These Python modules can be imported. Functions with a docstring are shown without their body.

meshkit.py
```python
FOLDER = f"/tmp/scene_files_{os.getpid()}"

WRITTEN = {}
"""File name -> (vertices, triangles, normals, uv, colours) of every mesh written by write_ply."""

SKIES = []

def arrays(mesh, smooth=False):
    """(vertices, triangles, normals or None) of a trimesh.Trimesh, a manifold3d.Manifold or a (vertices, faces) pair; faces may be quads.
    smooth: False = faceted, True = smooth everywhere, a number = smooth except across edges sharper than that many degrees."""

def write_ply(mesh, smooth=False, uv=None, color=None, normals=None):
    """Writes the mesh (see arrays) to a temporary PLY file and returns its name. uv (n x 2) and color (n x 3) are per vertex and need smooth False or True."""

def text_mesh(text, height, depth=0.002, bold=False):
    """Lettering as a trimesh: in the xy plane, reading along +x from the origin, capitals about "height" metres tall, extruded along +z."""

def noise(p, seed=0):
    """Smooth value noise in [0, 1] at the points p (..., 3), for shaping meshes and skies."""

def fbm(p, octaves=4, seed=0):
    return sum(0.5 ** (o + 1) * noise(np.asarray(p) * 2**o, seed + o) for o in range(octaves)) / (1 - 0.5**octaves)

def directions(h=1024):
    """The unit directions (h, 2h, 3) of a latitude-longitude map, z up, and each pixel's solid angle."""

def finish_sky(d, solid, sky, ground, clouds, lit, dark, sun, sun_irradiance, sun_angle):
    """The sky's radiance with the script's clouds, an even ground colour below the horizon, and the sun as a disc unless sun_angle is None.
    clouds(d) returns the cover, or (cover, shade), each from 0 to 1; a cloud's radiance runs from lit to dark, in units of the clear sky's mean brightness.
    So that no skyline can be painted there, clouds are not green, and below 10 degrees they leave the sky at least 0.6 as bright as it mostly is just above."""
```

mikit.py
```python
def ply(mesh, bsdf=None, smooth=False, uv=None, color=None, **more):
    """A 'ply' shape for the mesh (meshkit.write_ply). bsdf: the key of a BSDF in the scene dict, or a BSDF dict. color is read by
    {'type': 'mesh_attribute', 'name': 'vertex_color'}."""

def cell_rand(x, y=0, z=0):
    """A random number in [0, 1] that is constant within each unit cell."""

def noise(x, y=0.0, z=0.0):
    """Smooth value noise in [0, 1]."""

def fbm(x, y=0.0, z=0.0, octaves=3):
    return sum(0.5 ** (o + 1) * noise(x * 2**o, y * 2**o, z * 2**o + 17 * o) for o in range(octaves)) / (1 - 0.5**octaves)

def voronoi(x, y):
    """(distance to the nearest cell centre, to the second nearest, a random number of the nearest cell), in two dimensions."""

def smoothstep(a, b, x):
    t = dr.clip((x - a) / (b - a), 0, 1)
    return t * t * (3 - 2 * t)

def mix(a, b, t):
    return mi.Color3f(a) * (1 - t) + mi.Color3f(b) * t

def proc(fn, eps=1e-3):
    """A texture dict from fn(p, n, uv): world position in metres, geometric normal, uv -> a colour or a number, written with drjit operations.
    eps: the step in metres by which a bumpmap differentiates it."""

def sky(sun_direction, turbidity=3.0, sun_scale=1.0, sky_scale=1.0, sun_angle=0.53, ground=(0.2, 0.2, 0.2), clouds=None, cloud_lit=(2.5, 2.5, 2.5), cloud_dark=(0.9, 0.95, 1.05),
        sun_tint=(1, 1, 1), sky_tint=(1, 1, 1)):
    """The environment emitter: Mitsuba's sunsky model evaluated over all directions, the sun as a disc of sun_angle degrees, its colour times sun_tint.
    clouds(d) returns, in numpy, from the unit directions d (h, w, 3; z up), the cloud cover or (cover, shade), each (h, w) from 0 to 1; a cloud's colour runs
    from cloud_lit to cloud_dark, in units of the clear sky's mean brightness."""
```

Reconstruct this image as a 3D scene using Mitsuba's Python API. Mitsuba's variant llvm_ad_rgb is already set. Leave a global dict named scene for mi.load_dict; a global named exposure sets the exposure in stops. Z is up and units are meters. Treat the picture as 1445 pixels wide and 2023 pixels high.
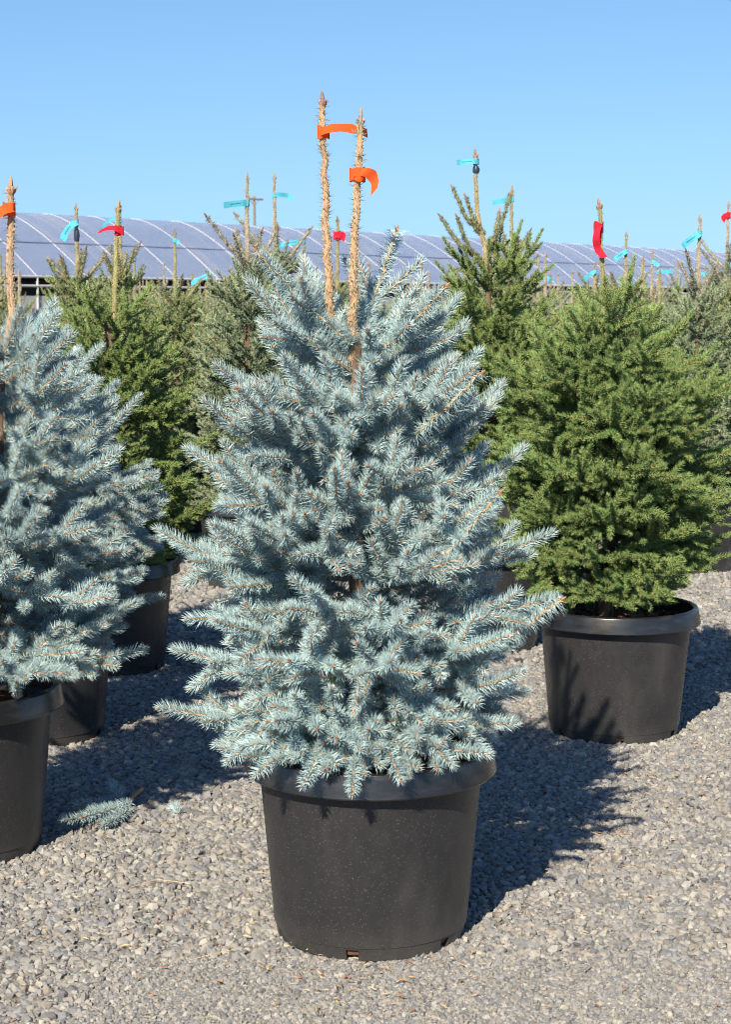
import math
import numpy as np, trimesh, manifold3d as m3, mitsuba as mi, drjit as dr, mikit, meshkit
T = mi.ScalarTransform4f
scene, labels = {}, {}

# ------------------------------------------------------------------ camera, sky, exposure
EYE = (0.0, 0.0, 1.55)
PITCH = math.atan(409.5 / 3500)
scene['camera'] = {
    'type': 'thinlens', 'fov': 2 * math.degrees(math.atan(722.5 / 3500)), 'fov_axis': 'x',
    'aperture_radius': 0.0022, 'focus_distance': 4.4, 'near_clip': 0.1, 'far_clip': 5000.0,
    'to_world': T().look_at(origin=EYE, target=(0, math.cos(PITCH), EYE[2] - math.sin(PITCH)), up=(0, 0, 1))}
SUN = (-0.2666, -0.7528, 0.6018)
scene['sky'] = mikit.sky(SUN, turbidity=2.7, sun_scale=1.0, sky_scale=0.85, ground=(0.24, 0.23, 0.22),
                         sky_tint=(0.49, 0.625, 0.755), sun_tint=(0.93, 1.0, 1.09))
exposure = 2.8

# ------------------------------------------------------------------ helpers
def unit(v):
    v = np.asarray(v, float)
    return v / (np.linalg.norm(v, axis=-1, keepdims=True) + 1e-12)

class MB:
    """A mesh being collected, with a colour per vertex."""
    def __init__(self): self.v, self.f, self.c, self.n = [], [], [], 0
    def add(self, v, f, c):
        v = np.asarray(v, float)
        self.v.append(v); self.f.append(np.asarray(f, int) + self.n)
        c = np.asarray(c, float)
        self.c.append(np.broadcast_to(c, (len(v), 3)) if c.ndim == 1 else c)
        self.n += len(v)
    def empty(self): return self.n == 0
    def arrays(self): return np.vstack(self.v), np.vstack(self.f), np.vstack(self.c)
    def ply(self, bsdf, **k):
        v, f, c = self.arrays()
        return mikit.ply((v, f), bsdf, color=c, **k)

def numbered(name):
    if name not in USED:
        USED[name] = 0
        return name
    USED[name] += 1
    return f'{name}_{USED[name]:03d}'
USED = {}

def thing(name, label, cat, group=None, kind=None):
    key = numbered(name)
    d = {'label': label, 'category': cat}
    if group: d['group'] = group
    if kind: d['kind'] = kind
    labels[key] = d
    return key

def part(parent, name, shape):
    key = numbered(f'{parent}__{name}')
    scene[key] = shape
    return key

def tube(pts, radii, sides=6, cap=True):
    p = np.asarray(pts, float); r = np.broadcast_to(np.asarray(radii, float), (len(p),))
    t = unit(np.gradient(p, axis=0))
    a = unit(np.cross(t, np.where(np.abs(t[:, 2:]) < 0.9, [0, 0, 1.0], [1.0, 0, 0])))
    b = np.cross(t, a); ang = np.arange(sides) * 2 * np.pi / sides
    v = p[:, None] + r[:, None, None] * (np.cos(ang)[None, :, None] * a[:, None] + np.sin(ang)[None, :, None] * b[:, None])
    i, j = np.meshgrid(np.arange(len(p) - 1), np.arange(sides), indexing='ij')
    q = np.stack([i * sides + j, i * sides + (j + 1) % sides, (i + 1) * sides + (j + 1) % sides, (i + 1) * sides + j], -1).reshape(-1, 4)
    v = v.reshape(-1, 3); f = np.vstack([q[:, [0, 1, 2]], q[:, [0, 2, 3]]])
    if cap:
        n = len(v); v = np.vstack([v, p[:1], p[-1:]]); k = np.arange(sides); e = (len(p) - 1) * sides
        f = np.vstack([f, np.stack([k * 0 + n, (k + 1) % sides, k], 1), np.stack([k * 0 + n + 1, e + k, e + (k + 1) % sides], 1)])
    return v, f

def box(x0, y0, z0, x1, y1, z1):
    m = trimesh.creation.box(bounds=[[x0, y0, z0], [x1, y1, z1]])
    return np.array(m.vertices), np.array(m.faces)

# ------------------------------------------------------------------ materials
VC = {'type': 'mesh_attribute', 'name': 'vertex_color'}
scene['foliage_material'] = {'type': 'twosided', 'bsdf': {'type': 'principled', 'base_color': VC, 'roughness': 0.65, 'specular': 0.14}}
scene['stone_material'] = {'type': 'twosided', 'bsdf': {'type': 'diffuse', 'reflectance': VC}}

def pot_colour(p, n, uv):
    fine = mikit.fbm(p.x * 60, p.y * 60, p.z * 25, 3)
    dust = mikit.smoothstep(0.10, 0.0, p.z) * mikit.fbm(p.x * 14, p.y * 14, p.z * 30, 3)
    c = mikit.mix((0.0145, 0.015, 0.0175), (0.024, 0.0245, 0.028), fine)
    c = mikit.mix(c, (0.085, 0.08, 0.072), dust * 0.5)
    sc = mikit.smoothstep(.52, .8, mikit.fbm(p.x * 7 + p.y * 5, p.y * 7 - p.x * 3, p.z * 2.2, 4))
    c = mikit.mix(c, (0.060, 0.059, 0.058), sc * 0.5)                                 # dried splashes and scuffs
    k = 420
    s = mikit.cell_rand(p.x * k, p.y * k, p.z * k)
    return mikit.mix(c, (0.085, 0.085, 0.09), mikit.smoothstep(0.93, 1.0, s) * (0.35 + 0.65 * mikit.fbm(p.x * 9, p.y * 9, p.z * 9, 2)))
scene['pot_material'] = {'type': 'twosided', 'bsdf': {'type': 'principled', 'base_color': mikit.proc(pot_colour), 'roughness': 0.44, 'specular': 0.5}}
def rim_rough(p, n, uv):
    return 0.20 + 0.14 * mikit.fbm(p.x * 30, p.y * 30, p.z * 90, 3)
def rim_colour(p, n, uv):
    return mikit.mix((0.010, 0.010, 0.012), (0.020, 0.020, 0.023), mikit.smoothstep(0.45, 0.8, mikit.fbm(p.x * 22, p.y * 22, p.z * 60, 3)))
scene['rim_material'] = {'type': 'twosided', 'bsdf': {'type': 'principled', 'base_color': mikit.proc(rim_colour), 'roughness': mikit.proc(rim_rough), 'specular': 0.7}}
def soil_colour(p, n, uv):
    return mikit.mix((0.05, 0.03, 0.02), (0.24, 0.12, 0.07), mikit.fbm(p.x * 90, p.y * 90, p.z * 90, 3))
scene['soil_material'] = {'type': 'twosided', 'bsdf': {'type': 'diffuse', 'reflectance': mikit.proc(soil_colour)}}
def lot_colour(p, n, uv):
    a, b, w = mikit.voronoi(p.x * 85, p.y * 85)
    c = mikit.mix((0.11, 0.105, 0.10), (0.26, 0.24, 0.21), w)
    c = mikit.mix(c, (0.06, 0.056, 0.052), mikit.smoothstep(0.25, 0.0, b - a) * 0.6)
    return mikit.mix(c, (0.20, 0.175, 0.15), 0.35 * mikit.fbm(p.x * 1.3, p.y * 1.3, 0, 3))
scene['lot_material'] = {'type': 'twosided', 'bsdf': {'type': 'diffuse', 'reflectance': mikit.proc(lot_colour)}}
def film_colour(p, n, uv):
    s = mikit.fbm((p.x * .584 + p.y * .812) * 1.6, p.z * .25, 0, 4)                   # rain streaks and dust run down the film
    c = mikit.mix((0.145, 0.19, 0.30), (0.18, 0.225, 0.335), mikit.fbm(p.x * 0.35, p.y * 0.35, p.z * 1.2, 3))
    return mikit.mix(c, (0.24, 0.26, 0.32), 0.5 * mikit.smoothstep(.5, .75, s))
scene['film_material'] = {'type': 'twosided', 'bsdf': {'type': 'principled', 'base_color': mikit.proc(film_colour), 'roughness': 0.45, 'specular': 0.4}}
def plain(name, col, rough=0.5, spec=0.4):
    scene[name] = {'type': 'twosided', 'bsdf': {'type': 'principled', 'base_color': {'type': 'rgb', 'value': col}, 'roughness': rough, 'specular': spec}}
plain('hoop_material', (0.42, 0.43, 0.48), 0.5)
plain('steel_material', (0.55, 0.56, 0.58), 0.45)
plain('curtain_material', (0.33, 0.34, 0.37), 0.6)
plain('pole_material', (0.20, 0.16, 0.13), 0.8, 0.2)
plain('porcelain_material', (0.35, 0.33, 0.30), 0.3)
def ribbon(name, col):
    scene[name] = {'type': 'principledthin', 'base_color': {'type': 'rgb', 'value': col}, 'roughness': 0.35, 'spec_trans': 0.0, 'diff_trans': 0.7, 'eta': 1.4}
ribbon('orange_film', (0.85, 0.13, 0.035))
ribbon('red_film', (0.72, 0.03, 0.06))
ribbon('cyan_film', (0.12, 0.55, 0.72))
plain('ink_material', (0.03, 0.16, 0.24), 0.6, 0.2)

# ------------------------------------------------------------------ setting: gravel lot
lot = []
for x in np.linspace(-900, 900, 2):
    for y in (-300, 2500): lot.append((x, y, 0.0))
scene['gravel_lot'] = mikit.ply((np.array(lot), np.array([[0, 2, 1], [1, 2, 3]])), 'lot_material')
labels['gravel_lot'] = {'label': 'grey crushed gravel ground of the nursery yard', 'category': 'ground', 'kind': 'structure'}

ICO = trimesh.creation.icosphere(subdivisions=0)
OCT = trimesh.creation.icosphere(subdivisions=0)
STONE_COLS = np.array([[.30, .30, .31], [.22, .23, .26], [.40, .37, .33], [.34, .32, .30], [.15, .155, .175], [.50, .46, .40], [.36, .30, .25], [.27, .27, .29], [.44, .42, .40]])
STONE_COLS = STONE_COLS * [.67, .69, .70]
MEAN = np.array([.225, .222, .218])
STONE_P = np.array([.2, .15, .15, .15, .08, .07, .05, .1, .05])
def stone_patch(seed, n, size, side=0.5):
    r = np.random.default_rng(seed); m = MB()
    V, F = np.array(ICO.vertices), np.array(ICO.faces)
    s = size * np.exp(r.normal(0, .38, n)); s = np.clip(s, size * .45, size * 2.1); s[::3] *= .5
    pos = r.uniform(-side / 2, side / 2, (n, 2))
    vs = V[None] * (1 + r.uniform(-.32, .32, (n, 12, 1)))
    vs = vs * np.stack([np.ones(n), r.uniform(.6, .95, n), r.uniform(.4, .75, n)], 1)[:, None] * s[:, None, None]
    # random tilt and spin
    q = r.normal(size=(n, 4)) * [1, .22, .22, 1]; q = unit(q)
    w, x, y, z = q.T
    R = np.stack([1 - 2 * (y * y + z * z), 2 * (x * y - w * z), 2 * (x * z + w * y), 2 * (x * y + w * z), 1 - 2 * (x * x + z * z), 2 * (y * z - w * x), 2 * (x * z - w * y), 2 * (y * z + w * x), 1 - 2 * (x * x + y * y)], 1).reshape(n, 3, 3)
    vs = np.einsum('nij,nkj->nki', R, vs)
    vs[:, :, :2] += pos[:, None]
    vs[:, :, 2] += (s * r.uniform(-.1, .55, n) * .6)[:, None]
    col = (.68 * STONE_COLS[r.choice(9, n, p=STONE_P)] + .32 * MEAN) * r.uniform(.8, 1.2, (n, 1))
    f = F[None] + (np.arange(n) * 12)[:, None, None]
    m.add(vs.reshape(-1, 3), f.reshape(-1, 3), np.repeat(np.clip(col, 0.03, .7), 12, 0))
    return m.ply('stone_material')
NEARP, FARP = 6, 3
for k in range(NEARP):
    scene[f'stones_near_{k}'] = {'type': 'shapegroup', 'stones': stone_patch(100 + k, 3300, .0086)}
for k in range(FARP):
    scene[f'stones_far_{k}'] = {'type': 'shapegroup', 'stones': stone_patch(200 + k, 900, .0125)}
rg = np.random.default_rng(11); gi = 0
labels['gravel'] = {'label': 'loose grey and tan crushed stones covering the yard', 'category': 'gravel', 'kind': 'stuff'}
def lay(group, x, y, s=1.0):
    global gi
    gi += 1
    scene[f'gravel__{gi:03d}'] = {'type': 'instance', 'shapes': {'type': 'ref', 'id': group},
        'to_world': T().translate((x, y, 0)).rotate((0, 0, 1), float(90 * rg.integers(4) + rg.uniform(-6, 6))).scale((s if rg.random() < .5 else -s, s, s))}
y = 3.35
while y < 7.6:
    half = 0.215 * y + .55
    for x in np.arange(-half, half + .25, .48):
        fine = y < 4.1 and x > -0.45
        if fine:
            for dx in (-.12, .12):
                for dy in (-.12, .12): lay(f'stones_near_{rg.integers(NEARP)}', x + dx, y + dy, .56)
        else:
            lay(f'stones_near_{rg.integers(NEARP)}', x, y, float(rg.uniform(.97, 1.08)))
    y += .48
while y < 13.5:
    half = 0.215 * y + .4
    for x in np.arange(-half, half + .25, .48): lay(f'stones_far_{rg.integers(FARP)}', x, y, float(rg.uniform(1, 1.1)))
    y += .48

# ------------------------------------------------------------------ setting: hoop greenhouse behind the trees
def build_greenhouse():
    g = thing('greenhouse', 'long hoop greenhouse with pale lavender film roof behind all the trees', 'greenhouse')
    u = np.array([.584, .812]); u /= np.linalg.norm(u); n = np.array([-u[1], u[0]])      # along, and across away from the camera
    o = np.array([-17.2, 93.6]); W, HE, RISE, BAY = 14.0, 3.0, 3.75, 3.66
    a = np.linspace(0, np.pi, 33)
    q = -np.cos(a)
    prof = np.stack([W / 2 + W / 2 * q, HE + RISE * (1 - ((q * q + .03) ** .71 - .03 ** .71) / (1.03 ** .71 - .03 ** .71))], 1)
    def at(s, c, z): p = o + u * s + n * c; return (p[0], p[1], z)
    i0, i1 = -6, 46
    for k in range(i0, i1):
        s0, s1 = k * BAY + .03, (k + 1) * BAY - .03
        v, f = [], []
        for c, z in prof: v += [at(s0, c, z), at((s0 + s1) / 2, c, z - .025), at(s1, c, z)]
        for j in range(len(prof) - 1):
            for e in (0, 1):
                q = 3 * j + e; f.append((q, q + 1, q + 4, q + 3))
        part(g, 'roof_panel', mikit.ply((np.array(v), np.array(f)), 'film_material', smooth=True))
    for k in range(i0, i1 + 1):
        v, f = tube([at(k * BAY, c, z) for c, z in prof], .027, 6)
        part(g, 'hoop', mikit.ply((v, f), 'hoop_material', smooth=60))
        v, f = tube([at(k * BAY, 0, 0), at(k * BAY, 0, HE)], .06, 6)
        part(g, 'post', mikit.ply((v, f), 'steel_material', smooth=60))
        v, f = tube([at(k * BAY, W, 0), at(k * BAY, W, HE)], .06, 6)
        part(g, 'post', mikit.ply((v, f), 'steel_material', smooth=60))
    for c, z, r, nm, mt in ((0, HE, .07, 'eave_rail', 'steel_material'), (-.02, 2.52, .07, 'side_rail', 'steel_material'), (W, HE, .07, 'eave_rail', 'steel_material')):
        v, f = tube([at(i0 * BAY, c, z), at(i1 * BAY, c, z)], r, 6)
        part(g, nm, mikit.ply((v, f), mt, smooth=60))
    j = 9
    v, f = tube([at(i0 * BAY, prof[j][0], prof[j][1] + .01), at(i1 * BAY, prof[j][0], prof[j][1] + .01)], .045, 6)
    plain('purlin_material', (0.13, 0.16, 0.26))
    part(g, 'purlin', mikit.ply((v, f), 'purlin_material', smooth=60))
    for c, zt in ((.06, 2.0), (W - .06, 2.97)):
        v = [at(i0 * BAY, c - .02, 0), at(i1 * BAY, c - .02, 0), at(i1 * BAY, c - .02, zt), at(i0 * BAY, c - .02, zt),
             at(i0 * BAY, c + .02, 0), at(i1 * BAY, c + .02, 0), at(i1 * BAY, c + .02, zt), at(i0 * BAY, c + .02, zt)]
        f = [(0, 1, 2, 3), (5, 4, 7, 6), (3, 2, 6, 7), (1, 5, 6, 2), (4, 0, 3, 7), (0, 4, 5, 1)]
        part(g, 'side_curtain', mikit.ply((np.array(v), np.array(f)), 'curtain_material'))
    for s in (i0 * BAY - .05, i1 * BAY + .05):
        v = [at(s, 0, 0), at(s, W, 0)] + [at(s, c, z) for c, z in prof[::-1]] + [at(s, W / 2, 1.5)]
        m = len(v) - 1
        part(g, 'end_wall', mikit.ply((np.array(v), np.array([(m, i, (i + 1) % m) for i in range(m)])), 'film_material'))
build_greenhouse()

def build_utility_pole():
    k = thing('utility_pole', 'wooden utility pole with one crossarm rising behind the greenhouse ridge', 'utility pole')
    X, Y, H = -11.15, 180.0, 12.3
    v, f = tube([(X, Y, 0), (X, Y, H)], [.17, .12], 10); part(k, 'pole', mikit.ply((v, f), 'pole_material', smooth=50))
    c, s = math.cos(.75), math.sin(.75)
    def arm(a, b, z0, z1, w):
        q = np.array([-s, c]) * w; p0 = np.array([X + a * c, Y + a * s]); p1 = np.array([X + b * c, Y + b * s])
        v = [(*(p0 - q), z0), (*(p1 - q), z0), (*(p1 + q), z0), (*(p0 + q), z0), (*(p0 - q), z1), (*(p1 - q), z1), (*(p1 + q), z1), (*(p0 + q), z1)]
        return np.array(v), np.array([(0, 3, 2, 1), (4, 5, 6, 7), (0, 1, 5, 4), (1, 2, 6, 5), (2, 3, 7, 6), (3, 0, 4, 7)])
    v, f = arm(-1.05, 1.05, H - .35, H - .19, .13); part(k, 'crossarm', mikit.ply((v, f), 'pole_material'))
    for sg in (-1, 1):
        v, f = tube([(X + sg * .6 * c, Y + sg * .6 * s - .1, H - .35), (X, Y - .1, H - .95)], .03, 6); part(k, 'brace', mikit.ply((v, f), 'pole_material'))
    for a in (-.95, -.4, .95):
        v, f = tube([(X + a * c, Y + a * s, H - .19), (X + a * c, Y + a * s, H - .08), (X + a * c, Y + a * s, H + .02)], [.03, .07, .04], 8); part(k, 'insulator', mikit.ply((v, f), 'porcelain_material'))
build_utility_pole()

# ------------------------------------------------------------------ nursery pots
def lathe(profile, n=96):
    return m3.CrossSection([profile]).revolve(n)
def pot(x, y, s, slot0, label, group, chips=120, seed=0, tall=0.476):
    k = thing('nursery_pot', label, 'pot', group)
    W = T().translate((x, y, 0)).scale((s, s, s))
    body = lathe([(0, .004), (.231, .004), (.234, .008), (.2375, .036), (.2405, .038), (.276, .422), (.270, .422), (.2315, .038), (.226, .014), (0, .014)])
    for i in range(6):
        a = slot0 + i * math.pi / 3 - math.pi / 2
        c = m3.Manifold.cube((.06, .030, .030), True).translate((.235, 0, .017)).rotate((0, 0, math.degrees(a)))
        body = body - c
    rim = lathe([(.2765, .4175), (.305, .4140), (.3095, .4155), (.3112, .419), (.3062, .447), (.3008, .4705), (.2990, .4735), (.2955, .4757), (.293, .476), (.286, .476), (.281, .472), (.280, .424), (.2765, .4215)])
    part(k, 'body', {**mikit.ply(body, 'pot_material', smooth=32), 'to_world': W})
    part(k, 'rim', {**mikit.ply(rim, 'rim_material', smooth=32), 'to_world': W})
    r = np.random.default_rng(seed + 900)
    rr = np.linspace(0, 1, 12); th = np.linspace(0, 2 * np.pi, 60, endpoint=False)
    v = [(0, 0, .408)]
    for q in rr[1:]:
        for t in th:
            xx, yy = .2665 * q * math.cos(t), .2665 * q * math.sin(t)
            v.append((xx, yy, .398 + .012 * (1 - q * q) + .014 * meshkit.fbm(np.array([[xx * 25 + seed, yy * 25, 3]]), 3)[0] * (q < .99)))
    for z, q in ((.20, .244), (.034, .2285), (.016, .2235)):
        for t in th: v.append((q * math.cos(t), q * math.sin(t), z))
    v.append((0, 0, .016)); f = []
    nt = len(th); rings = 11 + 3
    for j in range(nt): f.append((0, 1 + j, 1 + (j + 1) % nt))
    for i in range(rings - 1):
        for j in range(nt):
            a, b = 1 + i * nt + j, 1 + i * nt + (j + 1) % nt
            f += [(a, a + nt, b + nt), (a, b + nt, b)]
    last = len(v) - 1
    for j in range(nt): f.append((last, 1 + (rings - 1) * nt + (j + 1) % nt, 1 + (rings - 1) * nt + j))
    so = part(k, 'soil', {**mikit.ply((np.array(v), np.array(f)), 'soil_material', smooth=40), 'to_world': W})
    if chips:
        m = MB()
        for _ in range(chips):
            q, t = .262 * math.sqrt(r.random()), r.uniform(0, 6.283)
            b = box(-.5, -.5, -.5, .5, .5, .5); sz = np.array([r.uniform(.008, .028), r.uniform(.004, .01), r.uniform(.002, .005)])
            R = trimesh.transformations.euler_matrix(r.uniform(-.5, .5), r.uniform(-.5, .5), r.uniform(0, 6.28))[:3, :3]
            c = np.array([.30, .15, .08]) * r.uniform(.35, 1.15) + np.array([.03, .04, .04]) * r.random()
            m.add((b[0] * sz * r.uniform(.7, 1.3, (8, 1))) @ R.T + [q * math.cos(t), q * math.sin(t), .412 + r.uniform(0, .006)], b[1], c)
        ck = part(k, 'bark_mulch', {**m.ply('stone_material'), 'to_world': W})
        labels[ck] = {'kind': 'stuff'}
    return k

# ------------------------------------------------------------------ spruces
class Species:
    def __init__(s, seed, lengths, needle, width, dens, cols, bark, old_bark, twig, variants=2, up=.25, bud=(.30, .13, .06), budsize=.006, fwd=(78, 48)):
        s.bark, s.old_bark, s.twig, s.cols, s.needle, s.bud, s.budsize = np.array(bark), np.array(old_bark), twig, cols, needle, np.array(bud), budsize
        s.lengths = np.array(lengths); s.protos = {}
        r = np.random.default_rng(seed)
        for L in lengths:
            s.protos[L] = [[make_needles(r, L, needle, width * (1 if q == 1 else 1.35), dens * q, cols, up, fwd) for _ in range(variants)] for q in (1.0, .45)]
def make_needles(r, L, nl, nw, dens, cols, up, fwd):
    """Needles round a shoot of length L along +z, the sky side of the shoot at +x."""
    n = max(6, int(dens * L))
    t = (np.arange(n) + r.random(n)) / n
    phi = np.arange(n) * 2.39996 + r.uniform(0, 6.28) + r.normal(0, .25, n)
    ax = np.radians(np.interp(t, [0, .8, .94, 1], [fwd[0], fwd[1] + 4, fwd[1] - 8, 16]) + r.normal(0, 6, n))
    rad = np.stack([np.cos(phi), np.sin(phi), 0 * phi], 1)
    d = rad * np.sin(ax)[:, None] + np.array([0, 0, 1]) * np.cos(ax)[:, None]
    d[:, 0] += up * np.sin(ax)
    d = unit(d)
    ln = nl * r.uniform(.84, 1.08, n) * np.interp(t, [0, .12, .85, 1], [.7, 1, 1, .66])
    base = np.stack([0 * t, 0 * t, t * L], 1) + rad * .0012
    a = unit(np.cross(d, r.normal(size=(n, 3)))); b = np.cross(d, a)
    w = nw * r.uniform(.8, 1.2, n)[:, None] / 1.7
    mid = base + d * (ln * .12)[:, None]
    bend = rad * 0; bend[:, 0] = .10; bend[:, 2] = .12
    tip = base + unit(d + bend * r.uniform(.2, 1.4, (n, 1))) * ln[:, None]
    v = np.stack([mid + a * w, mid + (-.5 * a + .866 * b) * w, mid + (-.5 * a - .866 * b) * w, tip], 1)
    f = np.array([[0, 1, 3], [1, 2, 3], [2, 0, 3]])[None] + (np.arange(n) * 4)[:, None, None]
    lo, hi = np.array(cols[0]), np.array(cols[1])
    c = lo + (hi - lo) * r.random((n, 1)); c = c * r.uniform(.85, 1.12, (n, 1))
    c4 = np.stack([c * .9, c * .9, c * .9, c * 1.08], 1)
    return v.reshape(-1, 3), f.reshape(-1, 3), c4.reshape(-1, 3)

BUD_V, BUD_F = tube([(0, 0, 0), (0, 0, .35), (0, 0, .75), (0, 0, 1)], [.28, .42, .3, .05], 5)
def add_shoot(m, sp, r, p, d, L, age, tint=None, sparse=False, bare=0.0):
    """One season's growth from p along d into the mesh m: twig, needles and, at its end, buds. Returns its end."""
    z = unit(d); upv = np.array([0, 0, 1.0]) if abs(z[2]) < .96 else unit(r.normal(size=3))
    x = unit(upv - z * (upv @ z)); y = np.cross(z, x)
    R = np.stack([x, y, z], 1)
    key = sp.lengths[np.argmin(np.abs(sp.lengths - L))]
    v, f, c = sp.protos[key][1 if (sparse or age >= 2) else 0][r.integers(len(sp.protos[key][0]))]
    if bare < 1:
        k = L / key; v = v.copy()
        off = (v.reshape(-1, 4, 3)[:, :3, 2].mean(1)).repeat(4)          # slide each needle along, do not stretch it
        v[:, 2] += off * (k - 1)
        if bare > 0: v[:, :2] *= 1 - bare
        if r.random() < .5: v[:, 1] *= -1; f = f[:, ::-1]
        curve = r.uniform(0, .5)
        v[:, 0] += curve * np.clip(v[:, 2], 0, None) ** 2
        tt = r.uniform(.88, 1.12) if tint is None else tint * r.uniform(.92, 1.08)
        m.add(v @ R.T + p, f, np.clip(c * tt, 0, .85))
    else: curve = .1
    tz = np.array([0, .5, 1.0]) * L
    pts = p + tz[:, None] * z + (curve * tz ** 2)[:, None] * x
    r0 = sp.twig * (1 + .55 * age)
    col = sp.bark * r.uniform(.8, 1.2) if age == 0 else sp.old_bark * r.uniform(.7, 1.3) if age > 1 else (sp.bark + sp.old_bark) * .5
    tv, tf = tube(pts, [r0 * 1.1, r0, r0 * .85], 5, False)
    m.add(tv, tf, np.clip(col, .02, .8))
    if age == 0:
        for q in range(3):
            dd = unit(z + (0 if q == 0 else 1) * .8 * r.normal(size=3) * .7); s = sp.budsize * r.uniform(.8, 1.3)
            a = unit(np.cross(dd, [.3, .5, .2])); M = np.stack([a, np.cross(dd, a), dd], 1)
            m.add((BUD_V * [s, s, s * 1.5]) @ M.T + pts[-1] - z * .002, BUD_F, sp.bud * r.uniform(.7, 1.4))
    return pts[-1]

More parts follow.
